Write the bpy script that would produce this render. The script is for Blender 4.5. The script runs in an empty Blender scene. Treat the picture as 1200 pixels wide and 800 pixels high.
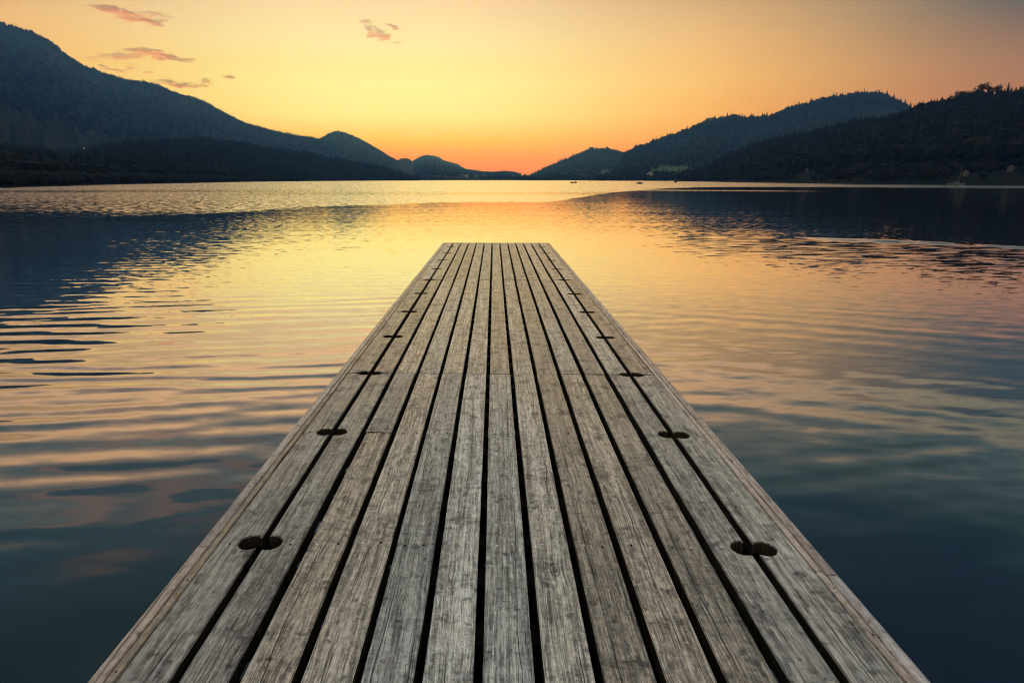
import bpy, bmesh, math, random
import numpy as np
from mathutils import Vector, Matrix

random.seed(7)
rng = np.random.default_rng(11)
scene = bpy.context.scene
col = scene.collection

# ------------------------------------------------------------------ camera
F = 700.0                      # focal length in photo pixels (1200 wide)
PITCH = math.atan(189.7 / F)   # looking down
YAW = math.radians(-1.1)       # slightly to the left of the dock's axis
PX0 = 565.0                    # the photograph is cropped: its principal point lies left of the middle
DECK = 0.75                    # deck top above the water
EYE = DECK + 1.508
cam_d = bpy.data.cameras.new('camera')
cam = bpy.data.objects.new('camera', cam_d)
col.objects.link(cam)
cam.location = (0, 0, EYE)
cam.rotation_euler = (math.pi / 2 - PITCH, 0, -YAW)
cam_d.sensor_width = 36
cam_d.lens = F / 1200 * 36
cam_d.clip_start = 0.05
cam_d.clip_end = 40000
cam_d.shift_x = (600.0 - PX0) / 1200
scene.camera = cam


def azel(px, py):
    """azimuth (clockwise from +Y) and elevation of a photo pixel, radians"""
    x, u, f = px - PX0, 400.0 - py, F
    fwd = f * math.cos(PITCH) + u * math.sin(PITCH)
    up = u * math.cos(PITCH) - f * math.sin(PITCH)
    wx = x * math.cos(YAW) + fwd * math.sin(YAW)
    wy = fwd * math.cos(YAW) - x * math.sin(YAW)
    return math.atan2(wx, wy), math.atan2(up, math.hypot(wx, wy))


# ------------------------------------------------------------------ view
scene.view_settings.view_transform = 'Standard'
scene.view_settings.look = 'None'
scene.view_settings.exposure = 0.0
scene.view_settings.gamma = 1.0
scene.render.engine = 'CYCLES'
scene.cycles.use_denoising = True
scene.cycles.max_bounces = 8
scene.cycles.filter_width = 1.1
scene.cycles.volume_bounces = 0
scene.cycles.transparent_max_bounces = 8


# ------------------------------------------------------------------ node helper
class G:
    def __init__(self, nt):
        self.nt = nt

    def node(self, t, **kw):
        n = self.nt.nodes.new(t)
        for k, v in kw.items():
            setattr(n, k, v)
        return n

    def put(self, sock, v):
        if isinstance(v, W):
            self.nt.links.new(v.s, sock)
        elif v is not None:
            sock.default_value = v

    def m(self, op, a, b=None, c=None, clamp=False):
        n = self.node('ShaderNodeMath', operation=op, use_clamp=clamp)
        self.put(n.inputs[0], a)
        if b is not None:
            self.put(n.inputs[1], b)
        if c is not None:
            self.put(n.inputs[2], c)
        return W(self, n.outputs[0])

    def xyz(self, x, y, z):
        n = self.node('ShaderNodeCombineXYZ')
        for i, v in enumerate((x, y, z)):
            self.put(n.inputs[i], v)
        return W(self, n.outputs[0])

    def sep(self, v):
        n = self.node('ShaderNodeSeparateXYZ')
        self.put(n.inputs[0], v)
        return [W(self, o) for o in n.outputs]

    def noise(self, vec, scale=1.0, detail=2.0, rough=0.5, dist=0.0, color=False):
        n = self.node('ShaderNodeTexNoise')
        self.put(n.inputs['Vector'], vec)
        self.put(n.inputs['Scale'], scale)
        n.inputs['Detail'].default_value = detail
        n.inputs['Roughness'].default_value = rough
        n.inputs['Distortion'].default_value = dist
        return W(self, n.outputs['Color' if color else 'Fac'])

    def ss(self, v, lo, hi, to0=0.0, to1=1.0):
        n = self.node('ShaderNodeMapRange', interpolation_type='SMOOTHSTEP')
        self.put(n.inputs['Value'], v)
        self.put(n.inputs['From Min'], lo)
        self.put(n.inputs['From Max'], hi)
        self.put(n.inputs['To Min'], to0)
        self.put(n.inputs['To Max'], to1)
        return W(self, n.outputs[0])

    def mix(self, f, a, b, blend='MIX'):
        n = self.node('ShaderNodeMix', data_type='RGBA', blend_type=blend)
        self.put(n.inputs[0], f)
        self.put(n.inputs[6], a)
        self.put(n.inputs[7], b)
        return W(self, n.outputs[2])

    def ramp(self, f, stops):
        n = self.node('ShaderNodeValToRGB')
        cr = n.color_ramp
        while len(cr.elements) < len(stops):
            cr.elements.new(0.5)
        for e, (p, c) in zip(cr.elements, stops):
            e.position = p
            e.color = (*c, 1)
        self.put(n.inputs[0], f)
        return W(self, n.outputs[0])


class W:
    def __init__(self, g, s):
        self.g, self.s = g, s

    def __add__(self, o): return self.g.m('ADD', self, o)
    def __radd__(self, o): return self.g.m('ADD', self, o)
    def __sub__(self, o): return self.g.m('SUBTRACT', self, o)
    def __rsub__(self, o): return self.g.m('SUBTRACT', o, self)
    def __mul__(self, o): return self.g.m('MULTIPLY', self, o)
    def __rmul__(self, o): return self.g.m('MULTIPLY', self, o)
    def __truediv__(self, o): return self.g.m('DIVIDE', self, o)


def lin(c):
    return tuple(((v / 255) / 12.92 if v / 255 < 0.04045 else ((v / 255 + 0.055) / 1.055) ** 2.4) for v in c)


# ------------------------------------------------------------------ sky
SUN_AZ, SUN_EL = azel(596, 203)
SUN_EL = math.radians(0.35)
world = bpy.data.worlds.new('World')
scene.world = world
world.use_nodes = True
wt = world.node_tree
wt.nodes.clear()
g = G(wt)
tc = g.node('ShaderNodeTexCoord')
dx, dy, dz = g.sep(W(g, tc.outputs['Generated']))
DEG = 180 / math.pi
az = g.m('ARCTAN2', dx, dy) * DEG
el = g.m('ARCSINE', g.m('MINIMUM', g.m('MAXIMUM', dz, -1.0), 1.0)) * DEG
ela = g.m('ABSOLUTE', el)
GLOW_AZ = -10.0
MAXV = 4.0                     # ramps hold radiance / MAXV
ELS = 60.0                     # ramps run 0..60 degrees


HAZE_C = (0.08, 0.29, 1.0)
HAZE_D = 3.2e-4
HAZE_R, HAZE_TOP = 7200.0, 1250.0
HAZE_S = (0.40, 0.29, 0.20)                  # rough radiance the air itself adds


def sky_ramp(st):
    # the sky lies outside the haze box, whose bluish air takes away some of its blue
    out = []
    for e, c, k in st:
        path = min(HAZE_R, HAZE_TOP / math.sin(math.radians(max(e, 0.5))))
        T = [math.exp(-path * HAZE_D * h) for h in HAZE_C]
        L = [max(v * k - s_ * (1 - t), 0.03 * v) / t for v, t, s_ in zip(lin(c), T, HAZE_S)]
        out.append((e / ELS, tuple(v / MAXV for v in L)))
    return g.ramp(ela / ELS, out)


sun_side = sky_ramp([
    (0.0, (222, 148, 96), 1.0), (0.9, (250, 150, 80), 1.0), (2.0, (255, 163, 74), 1.0),
    (3.4, (255, 200, 98), 1.0), (5.4, (255, 234, 156), 1.02), (8.0, (255, 242, 166), 1.0),
    (11.0, (255, 234, 170), 1.0), (14.8, (253, 214, 164), 1.02), (18.0, (252, 200, 146), 1.5),
    (21.0, (220, 186, 156), 1.1), (24.0, (152, 154, 146), 1.0), (27.5, (102, 126, 132), 1.0), (35.0, (84, 106, 106), 1.0),
    (46.0, (112, 128, 136), 1.0), (60.0, (200, 204, 212), 1.3)])  # overhead stop, out of view, raised to light the deck
mid_side = sky_ramp([
    (0.0, (215, 128, 84), 1.0), (2.0, (240, 150, 82), 1.0), (5.0, (246, 178, 104), 1.0),
    (8.0, (246, 190, 128), 1.0), (11.0, (236, 184, 132), 1.0), (14.8, (198, 161, 124), 1.0), (17.5, (240, 190, 146), 1.2),
    (21.0, (158, 150, 138), 1.0), (24.0, (118, 134, 134), 1.0), (27.5, (84, 112, 120), 1.0), (35.0, (70, 93, 94), 1.0),
    (46.0, (106, 124, 133), 1.0), (60.0, (200, 204, 212), 1.3)])
far_side = sky_ramp([
    (0.0, (170, 100, 70), 1.0), (2.0, (180, 118, 78), 1.0), (5.0, (176, 126, 86), 1.0),
    (8.0, (155, 120, 90), 1.0), (11.5, (84, 94, 82), 1.0), (15.0, (58, 84, 84), 1.0),
    (17.5, (146, 142, 128), 1.1), (20.5, (92, 116, 122), 1.0), (24.0, (66, 94, 101), 1.0), (27.0, (50, 78, 86), 1.0),
    (35.0, (50, 68, 68), 1.0), (46.0, (100, 122, 135), 1.0), (60.0, (200, 204, 212), 1.3)])
daz = g.m('ABSOLUTE', az - GLOW_AZ)
sky = g.mix(g.ss(daz, 2.0, 34.0), sun_side, mid_side)
sky = g.mix(g.ss(daz, 25.0, 53.0), sky, far_side)
# soft large unevenness of the high thin veil
nz = g.noise(g.xyz(az * 0.05, el * 0.16, 0.0), 1.0, 3.0, 0.55)
sky = g.mix(g.ss(ela, 6.0, 20.0) * 0.15, sky, g.mix(1.0, sky, g.ramp(nz, [(0.3, (0.55, 0.6, 0.65)), (0.7, (1.0, 1.0, 1.0))]), 'MULTIPLY'))
# low pink streaks of cloud above the frame, seen in the water on the left
pk = g.noise(g.xyz(az * 0.10, el * 0.5, 3.3), 1.0, 1.5, 0.5)
pkm = g.ss(pk, 0.44, 0.70) * g.ss(el, 19.0, 22.0) * g.ss(el, 33.0, 27.0) * g.ss(az, -8.0, -20.0)
sky = g.mix(pkm * 0.3, sky, tuple(v * 1.0 / MAXV for v in lin((244, 170, 145))) + (1,))
# the small clouds of the photograph, as streaks in the sky
clouds = [  # px, py, half length px, half thickness px, tilt (screen slope down to the right), strength
    (138, 13, 36, 4.5, 0.16, 1.0), (166, 23, 36, 5.0, 0.22, 1.0), (186, 18, 22, 3.2, 0.20, 0.6),
    (146, 66, 40, 3.8, -0.06, .7), (172, 60, 26, 5.2, 0.08, 1.0), (200, 68, 30, 3.6, 0.14, 1.0),
    (134, 81.5, 18, 2.4, 0.14, 0.9), (156, 79, 10, 2.0, 0.12, 0.6), (172, 86, 9, 1.6, 0.1, 0.6),
    (208, 98.5, 28, 4.0, 0.11, 1.0), (232, 101, 16, 2.6, 0.03, .8), (246, 95.5, 7, 2.6, 0.2, 0.7), (270, 91, 7, 2.4, 0.05, 0.9),
    (436, 36, 14, 5.0, 0.25, 0.7), (446, 42, 16, 4.5, -0.1, 0.8), (463, 31, 9, 3.6, 0.25, 0.8), (430, 26, 12, 2.8, 0.05, 0.6), (466, 50, 6, 2.0, 0, .35)]
wob = g.noise(g.xyz(az * 0.8, el * 2.4, 1.7), 1.0, 4.0, 0.6, color=True)
wx_, wy_, wz_ = g.sep(wob)
azw = az + (wx_ - 0.5) * 2.6
elw = el + (wy_ - 0.5) * 1.1
cm = None
low = None
for (px, py, hl, ht, tl, st) in clouds:
    a0, e0 = (math.degrees(v) for v in azel(px, py))
    a1, e1 = (math.degrees(v) for v in azel(px + hl, py + tl * hl))
    _, e2 = (math.degrees(v) for v in azel(px, py - ht))
    L = math.hypot(a1 - a0, e1 - e0)
    ca, sa = (a1 - a0) / L, (e1 - e0) / L
    T = e2 - e0
    da, de = azw - a0, elw - e0
    u = (da * ca + de * sa) / (L * 1.15)
    v = (de * ca - da * sa) / (T * 1.25)
    d = g.m('ADD', u * u, v * v)
    k = g.ss(d, 1.0, 0.05) * st
    cm = k if cm is None else g.m('MAXIMUM', cm, k)
    lo = g.ss(v, 0.25, -0.7) * g.ss(d, 1.6, 0.6)
    low = lo if low is None else g.m('MAXIMUM', low, lo)
wisp = g.noise(g.xyz(az * 1.1, el * 4.5, 5.1), 1.0, 4.0, 0.62)
cm = cm * g.ss(wisp, 0.24, 0.52)
ccol = g.mix(low, tuple(v / MAXV for v in lin((184, 136, 118))) + (1,), tuple(v / MAXV for v in lin((250, 148, 100))) + (1,))
sky = g.mix(cm * 0.95, sky, ccol)
# unseen sky behind the camera, made pale and bright to light the deck
back = g.ss(g.m('ABSOLUTE', az), 75.0, 125.0) * g.ss(ela, 0.0, 12.0)
sky = g.mix(back, sky, tuple(v / MAXV for v in lin((205, 207, 212))) + (1,))
bg1 = g.node('ShaderNodeBackground')
g.put(bg1.inputs[0], sky)
bg1.inputs[1].default_value = MAXV
nish = g.node('ShaderNodeTexSky', sky_type='NISHITA')
nish.sun_disc = False
nish.sun_elevation = math.radians(1.0)
nish.sun_rotation = SUN_AZ
bg2 = g.node('ShaderNodeBackground')
g.put(bg2.inputs[0], W(g, nish.outputs[0]))
bg2.inputs[1].default_value = 0.008
add = g.node('ShaderNodeAddShader')
wt.links.new(bg1.outputs[0], add.inputs[0])
wt.links.new(bg2.outputs[0], add.inputs[1])
wo = g.node('ShaderNodeOutputWorld')
wt.links.new(add.outputs[0], wo.inputs[0])

# the sun, gone behind the far ridge
sd = bpy.data.lights.new('sun', 'SUN')
sd.energy = 0.5
sd.angle = math.radians(0.6)
sd.color = (1.0, 0.62, 0.36)
sun = bpy.data.objects.new('sun', sd)
col.objects.link(sun)
sdir = Vector((math.sin(SUN_AZ) * math.cos(SUN_EL), math.cos(SUN_AZ) * math.cos(SUN_EL), math.sin(SUN_EL)))
sun.rotation_euler = sdir.to_track_quat('Z', 'Y').to_euler()


# ------------------------------------------------------------------ object helpers
def tag(o, label=None, cat=None, group=None, kind=None):
    if label: o['label'] = label
    if cat: o['category'] = cat
    if group: o['group'] = group
    if kind: o['kind'] = kind
    return o


def mesh_np(name, V, Fq, mat, smooth=False, parent=None):
    V = np.asarray(V, dtype=np.float32)
    Fq = np.asarray(Fq, dtype=np.int32)
    me = bpy.data.meshes.new(name)
    n, k = Fq.shape
    me.vertices.add(len(V))
    me.vertices.foreach_set('co', V.ravel())
    me.loops.add(n * k)
    me.loops.foreach_set('vertex_index', Fq.ravel())
    me.polygons.add(n)
    me.polygons.foreach_set('loop_start', np.arange(0, n * k, k, dtype=np.int32))
    me.polygons.foreach_set('loop_total', np.full(n, k, dtype=np.int32))
    me.update(calc_edges=True)
    me.validate()
    me.polygons.foreach_set('use_smooth', np.full(len(me.polygons), smooth, dtype=bool))
    me.materials.append(mat)
    o = bpy.data.objects.new(name, me)
    col.objects.link(o)
    if parent: o.parent = parent
    return o


def mesh_bm(name, bm, mat, parent=None, smooth=False):
    me = bpy.data.meshes.new(name)
    bm.to_mesh(me)
    bm.free()
    for p in me.polygons: p.use_smooth = smooth
    me.materials.append(mat)
    o = bpy.data.objects.new(name, me)
    col.objects.link(o)
    if parent: o.parent = parent
    return o


def empty(name, loc, rz=0.0):
    o = bpy.data.objects.new(name, None)
    col.objects.link(o)
    o.location = loc
    o.rotation_euler = (0, 0, rz)
    o.empty_display_size = 0.3
    return o


def copy_tree(o, parent=None):
    c = o.copy()
    col.objects.link(c)
    c.parent = parent
    for ch in list(o.children): copy_tree(ch, c)
    return c


def bm_box(bm, x0, x1, y0, y1, z0, z1):
    vs = [bm.verts.new(p) for p in ((x0, y0, z0), (x1, y0, z0), (x1, y1, z0), (x0, y1, z0), (x0, y0, z1), (x1, y0, z1), (x1, y1, z1), (x0, y1, z1))]
    for f in ((3, 2, 1, 0), (4, 5, 6, 7), (0, 1, 5, 4), (1, 2, 6, 5), (2, 3, 7, 6), (3, 0, 4, 7)):
        bm.faces.new([vs[i] for i in f])


def bm_tube(bm, p0, p1, r0, r1, seg=8):
    p0, p1 = Vector(p0), Vector(p1)
    q = (p1 - p0).to_track_quat('Z', 'Y')
    rings = []
    for p, r in ((p0, r0), (p1, r1)):
        rings.append([bm.verts.new(p + q @ Vector((r * math.cos(a), r * math.sin(a), 0))) for a in [2 * math.pi * i / seg for i in range(seg)]])
    for i in range(seg):
        j = (i + 1) % seg
        bm.faces.new((rings[0][i], rings[0][j], rings[1][j], rings[1][i]))
    bm.faces.new(list(reversed(rings[0])))
    bm.faces.new(rings[1])


# ------------------------------------------------------------------ materials
def new_mat(name):
    m = bpy.data.materials.new(name)
    m.use_nodes = True
    nt = m.node_tree
    bs = nt.nodes['Principled BSDF']
    return m, G(nt), bs


def flat_mat(name, c, rough=0.8, var=0.25, scale=3.0, metal=0.0):
    m, g, bs = new_mat(name)
    t = g.node('ShaderNodeTexCoord')
    n = g.noise(W(g, t.outputs['Object']), scale, 4.0, 0.6)
    g.put(bs.inputs['Base Color'], g.mix(n, tuple(v * (1 - var) for v in c) + (1,), tuple(min(1, v * (1 + var)) for v in c) + (1,)))
    bs.inputs['Roughness'].default_value = rough
    bs.inputs['Metallic'].default_value = metal
    bs.inputs['Specular IOR Level'].default_value = 0.5 if rough < 0.45 else 0.15
    return m


def wood_mat(name, dark, mid, light, tint, crack=1.0, knots=1.0, sheen=1.0):
    m, g, bs = new_mat(name)
    t = g.node('ShaderNodeTexCoord')
    oi = g.node('ShaderNodeObjectInfo')
    rnd = W(g, oi.outputs['Random'])
    x, y, z = g.sep(W(g, t.outputs['Object']))
    ox = rnd * 37.0
    oy = rnd * 91.0
    # knots: sparse voronoi cells
    kv = g.node('ShaderNodeTexVoronoi', feature='F1')
    g.put(kv.inputs['Vector'], g.xyz(x * 6.5 + ox, y * 3.0 + oy, z * 1.0))
    kv.inputs['Scale'].default_value = 1.0
    kv.inputs['Randomness'].default_value = 1.0
    kd = W(g, kv.outputs['Distance'])
    kr, kg_, kb = g.sep(W(g, kv.outputs['Color']))
    has = g.ss(kr, 0.50, 0.54)
    # the cell is stretched, so undo that for a roundish knot
    knot = g.ss(kd, 0.12, 0.055) * has * knots
    halo = g.ss(kd, 0.42, 0.05) * has * knots
    ring = g.m('SINE', kd * 150.0) * 0.5 + 0.5
    # grain, flowing round the knots
    gx = x + halo * 0.010 + (g.noise(g.xyz(x * 3.0 + ox, y * 0.9 + oy, 0.0), 1.0, 2.0) - 0.5) * 0.05
    grain = g.noise(g.xyz(gx * 130.0 + ox, y * 5.5 + oy, z * 40.0), 1.0, 5.0, 0.72)
    fine = g.noise(g.xyz(gx * 230.0, y * 14.0 + oy, z * 60.0), 1.0, 3.0, 0.7)
    broad = g.noise(g.xyz(gx * 24.0 + ox, y * 1.1 + oy, 2.0), 1.0, 4.0, 0.6)
    blot = g.noise(g.xyz(x * 9.0 + ox, y * 7.0 + oy, 1.0), 1.0, 5.0, 0.68)
    blot2 = g.noise(g.xyz(x * 28.0 - ox, y * 26.0 + oy, 4.0), 1.0, 4.0, 0.7)
    speck = g.noise(g.xyz(x * 130.0, y * 100.0 + oy, 0.0), 1.0, 3.0, 0.7)
    base = g.ramp(grain * 0.42 + broad * 0.30 + blot2 * 0.28, [(0.385, dark), (0.485, mid), (0.60, light)])
    base = g.mix(g.ss(fine, 0.52, 0.66) * 0.55, base, tuple(v * 1.4 for v in light) + (1,))
    base = g.mix(g.ss(fine, 0.46, 0.34) * 0.7, base, tuple(v * 0.5 for v in dark) + (1,))
    base = g.mix(g.ss(speck, 0.56, 0.68) * 0.6, base, tuple(v * 0.55 for v in dark) + (1,))
    base = g.mix(g.ss(blot, 0.50, 0.66) * 0.72, base, tuple(v * 0.42 for v in mid) + (1,))
    base = g.mix(g.ss(blot, 0.46, 0.32) * 0.5, base, tint + (1,))
    scuff = g.noise(g.xyz(x * 34.0 + ox, y * 44.0 - oy, 2.0), 1.0, 3.0, 0.6)
    marks = g.ss(scuff, 0.565, 0.64) * g.ss(blot, 0.48, 0.60)
    base = g.mix(marks * 0.8, base, (0.035, 0.037, 0.040, 1))
    long = g.noise(g.xyz(gx * 55.0 + ox, y * 1.0 - oy, 6.0), 1.0, 4.0, 0.65)
    base = g.mix(g.ss(long, 0.50, 0.62) * 0.55, base, tuple(v * 1.6 for v in dark) + (1,))
    base = g.mix(g.ss(long, 0.48, 0.38) * 0.35, base, tuple(min(v * 1.05, 0.9) for v in light) + (1,))
    base = g.mix(g.ss(scuff, 0.44, 0.36) * 0.3, base, tuple(min(v * 1.15, 0.85) for v in light) + (1,))
    # blue-black rubbed spots
    sp = g.noise(g.xyz(x * 15.0 + ox * 2, y * 19.0 - oy, 7.0), 1.0, 3.0, 0.6)
    base = g.mix(g.ss(sp, 0.60, 0.70) * 0.75, base, (0.055, 0.06, 0.07, 1))
    # one long check down the board, and a few short ones
    x0 = (g.m('FRACT', rnd * 17.3) - 0.5) * 0.09
    wobb = (g.noise(g.xyz(ox, y * 1.6 + oy, 0.0), 1.0, 4.0, 0.55) - 0.5) * 0.075
    cd = g.m('ABSOLUTE', x - x0 - wobb)
    cw = g.ss(g.noise(g.xyz(ox + 5.0, y * 1.1 + oy, 0.0), 1.0, 2.0), 0.42, 0.62) * 0.0028 * crack + 0.00001
    ck = g.ss(cd, cw, cw * 0.4)
    c2 = g.noise(g.xyz(gx * 85.0 + ox * 3, y * 1.6 + oy, 9.0), 1.0, 2.0, 0.5)
    ck2 = g.ss(c2, 0.715, 0.745) * crack
    c3 = g.noise(g.xyz(gx * 150.0 + ox * 3, y * 4.0 + oy, 3.0), 1.0, 2.0, 0.5)
    ck3 = g.ss(c3, 0.66, 0.72) * 0.7
    cks = g.m('MAXIMUM', g.m('MAXIMUM', ck, ck2), ck3)
    base = g.mix(cks * 0.92, base, (0.012, 0.011, 0.010, 1))
    kc = g.mix(ring, (0.035, 0.032, 0.030, 1), (0.12, 0.105, 0.085, 1))
    base = g.mix(knot * 0.85, base, kc)
    base = g.mix(g.ss(kd, 0.16, 0.13) * g.ss(kd, 0.10, 0.13) * has * knots * 0.7, base, (0.03, 0.028, 0.026, 1))
    # boards differ in age and tone
    tone = g.m('FRACT', rnd * 7.77) * 0.52 + 0.66
    wash = g.m('FRACT', rnd * 3.31)
    base = g.mix(1.0, base, g.mix(wash, (1.12, 0.99, 0.82, 1), (0.95, 1.0, 1.0, 1)), 'MULTIPLY')
    vm = g.node('ShaderNodeVectorMath', operation='SCALE')
    g.put(vm.inputs[0], base)
    g.put(vm.inputs['Scale'], tone)
    g.put(bs.inputs['Base Color'], W(g, vm.outputs[0]))
    g.put(bs.inputs['Roughness'], grain * 0.25 + 0.42)
    bs.inputs['Specular IOR Level'].default_value = 0.5 if sheen else 0.05
    g.put(bs.inputs['Coat Weight'], (1.0 - marks * 0.8) * (g.ss(blot, 0.62, 0.46) * 0.6 + 0.4) * g.ss(grain, 0.36, 0.50, 0.45, 1.0) * sheen)
    bs.inputs['Coat Roughness'].default_value = 0.30
    bs.inputs['Coat IOR'].default_value = 1.55
    h = grain * 0.5 + fine * 0.35 + blot * 0.5 + speck * 0.15 - cks * 1.4 - knot * ring * 0.2
    bp = g.node('ShaderNodeBump')
    bp.inputs['Strength'].default_value = 0.9
    bp.inputs['Distance'].default_value = 0.008
    g.put(bp.inputs['Height'], h)
    g.put(bs.inputs['Normal'], W(g, bp.outputs[0]))
    return m


WOOD = wood_mat('weathered_grey_wood', (0.035, 0.032, 0.028), (0.34, 0.32, 0.28), (0.95, 0.90, 0.79), (0.52, 0.45, 0.36))
EDGE_RED = wood_mat('weathered_pinkish_edge_wood', (0.22, 0.18, 0.165), (0.55, 0.46, 0.42), (0.88, 0.78, 0.71), (0.38, 0.27, 0.27), 1.0, 0.3)
EDGE_YEL = wood_mat('pale_edge_wood', (0.16, 0.13, 0.095), (0.50, 0.42, 0.32), (0.78, 0.68, 0.54), (0.45, 0.32, 0.18), 0.6, 0.4)
SIDE = wood_mat('shade_dark_board_side_wood', (0.016, 0.014, 0.012), (0.035, 0.031, 0.026), (0.07, 0.058, 0.045), (0.05, 0.04, 0.03), 0.5, 0.0, 0.0)  # shade of the gaps and cut-outs painted into the board sides
WET_SHADED = wood_mat('shade_dark_wet_wood', (0.004, 0.004, 0.003), (0.008, 0.007, 0.006), (0.014, 0.013, 0.011), (0.006, 0.008, 0.005), 1.0, 1.0, 0.0)  # wet frame wood, darkened further to paint in the shade under the deck
STEEL = flat_mat('galvanised_steel', (0.75, 0.76, 0.77), 0.5, 0.15, 60.0, 0.3)
HOLE_STEEL = flat_mat('hole_dark_steel', (0.004, 0.003, 0.003), 0.9, 0.3, 60.0, 0.0)  # near-black colour paints the shade of sunk screw holes; tie bolts share it

# water ------------------------------------------------------------
WATER, g, bs = new_mat('lake_water')
t = g.node('ShaderNodeNewGeometry')
x, y, z = g.sep(W(g, t.outputs['Position']))
r = g.m('SQRT', x * x + y * y)
azr = g.m('ARCTAN2', x, y) * DEG


def ripple(ang, sx, sy, seed, det=2.0, rough=0.5):
    c, s = math.cos(math.radians(ang)), math.sin(math.radians(ang))
    u = x * c + y * s
    v = y * c - x * s
    n = g.noise(g.xyz(u * sx, v * sy, seed), 1.0, det, rough, color=True)
    return g.sep(n)


side = g.ss(x, -6.0, 8.0)
l0, l1, l2 = ripple(7, 0.70, 4.6, 0.0, 1.5, 0.45)
r0, r1, r2 = ripple(-20, 0.26, 1.5, 4.0, 1.0, 0.4)
main = g.m('ADD', (l0 - 0.5) * (1.0 - side), (r0 - 0.5) * side * 0.7)
mainx = g.m('ADD', (l1 - 0.5) * (1.0 - side), (r1 - 0.5) * side * 0.55)
p1 = g.noise(g.xyz(x * 0.075, y * 0.06, 2.0), 1.0, 2.0)
live = g.ss(p1, 0.36, 0.62) * 0.7 + 0.45
near_in = g.ss(r, 2.5, 7.0) * 0.6 + 0.4
far_out = g.ss(r, 9.5, 15.0, 1.0, 0.16)
small = g.noise(g.xyz(x * 2.6, y * 7.0, 6.0), 1.0, 2.0, 0.5, color=True)
s0, s1, s2 = g.sep(small)
mid = g.noise(g.xyz(x * 2.4, y * 5.5, 9.0), 1.0, 2.0, 0.6, color=True)
m0, m1, m2 = g.sep(mid)
big = g.noise(g.xyz(x * 0.13, y * 0.55, 8.0), 1.0, 1.0, 0.5, color=True)
b0, b1, b2 = g.sep(big)
# short regular wavelets, slightly bent and broken up


def train(ang, lam, seed, bend, u_s):
    c, s = math.cos(math.radians(ang)), math.sin(math.radians(ang))
    u = x * c + y * s
    v = y * c - x * s
    n = g.noise(g.xyz(u * u_s, v * 0.22, seed), 1.0, 2.0, 0.5)
    ph = v * (2 * math.pi / lam) + n * bend
    a = g.ss(g.noise(g.xyz(u * 0.30, v * 0.9, seed + 3.0), 1.0, 2.0, 0.5), 0.34, 0.66)
    return g.m('SINE', ph) * a


tl = train(6, 0.50, 1.0, 13.0, 0.16) + train(12, 0.33, 2.0, 13.0, 0.24) * 0.5
tr = train(-22, 0.60, 5.0, 9.0, 0.12) + train(-15, 0.42, 6.0, 11.0, 0.16) * 0.35
# breeze-ruffled water farther out, with a clean front edge
pn = g.noise(g.xyz(x * 0.012, y * 0.02, 1.0), 1.0, 3.0)
edge_r = g.ss(azr, -34.0, 0.0, 44.0, 62.0) + g.ss(azr, 4.0, 22.0, 0.0, 150.0)
pnf = g.noise(g.xyz(x * 0.16, y * 0.10, 4.0), 1.0, 3.0, 0.6)
edge_w = edge_r * ((pn - 0.5) * 0.20 + (pnf - 0.5) * 0.16 + 1.0)
ruff = g.ss(r, edge_w * 0.96, edge_w * 1.05)
pn2 = g.noise(g.xyz(x * 0.006, y * 0.022, 5.0), 1.0, 3.0, 0.6)
ruff = ruff * (g.ss(pn2, 0.36, 0.58) * 0.5 + g.ss(r, 70.0, 190.0) * 0.5 + g.ss(azr, -26.0, -8.0) * 0.25)
# a thin streak of breeze in front of the right-hand band
stk = g.m('ABSOLUTE', r - (g.noise(g.xyz(x * 0.02, 0.0, 2.0), 1.0, 1.0) * 10.0 + 133.0))
ruff = g.m('MAXIMUM', ruff, g.ss(stk, 9.0, 3.0) * g.ss(azr, 4.0, 9.0) * g.ss(azr, 31.0, 22.0) * 0.5)
ruff = g.m('MINIMUM', ruff, 1.0)
chop = g.noise(g.xyz(x * 1.3, y * 2.2, 3.0), 1.0, 4.0, 0.65, color=True)
c0, c1, c2 = g.sep(chop)
# the wake of something that passed on the right: one swell with a bright flank
wr = r - (g.noise(g.xyz(x * 0.09, 0.0, 0.0), 1.0, 1.0) * 4.0 + 25.0)
wake = g.ss(g.m('ABSOLUTE', wr), 0.9, 0.0) * g.ss(g.noise(g.xyz(x * 0.45, y * 0.2, 7.0), 1.0, 3.0, 0.6), 0.36, 0.58) * g.ss(azr, 22.0, 34.0)
# livelier water behind the wake, nearer to us
agit = g.ss(wr, 0.2, -1.0) * g.ss(wr, -9.0, -5.0) * g.ss(azr, 12.0, 22.0)
# the edge of the dark reflections shimmers, the middle of the left reflection is glass
amp = live * near_in * far_out
sy = (main * amp * 0.13 + tl * (1.0 - side) * near_in * far_out * (g.ss(x, -2.0, -9.0) * 0.040 + 0.056) + tr * side * near_in * far_out * 0.026 + (s0 - 0.5) * 0.08 * near_in + (m0 - 0.5) * 0.075 * g.ss(r, 9.0, 16.0) + (b0 - 0.5) * 0.022 * near_in
      + (c0 - 0.5) * ruff * (g.ss(g.m('ABSOLUTE', azr - 2.0), 4.0, 30.0) * 2.4 + 0.55) + (l0 - 0.5) * agit * 0.28)
sx = mainx * amp * 0.05 + (s1 - 0.5) * 0.02 + (b1 - 0.5) * 0.01 + (c1 - 0.5) * ruff * 0.7
sy = sy + wake * 0.26 + ruff * 0.055 + ruff * g.ss(azr, -8.0, -26.0) * 0.012
nv = g.node('ShaderNodeVectorMath', operation='NORMALIZE')
g.put(nv.inputs[0], g.xyz(sx * -1.0, sy * -1.0, 1.0))
NRM = W(g, nv.outputs[0])
g.put(bs.inputs['Normal'], NRM)
bs.inputs['Base Color'].default_value = (0.006, 0.013, 0.014, 1)
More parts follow.
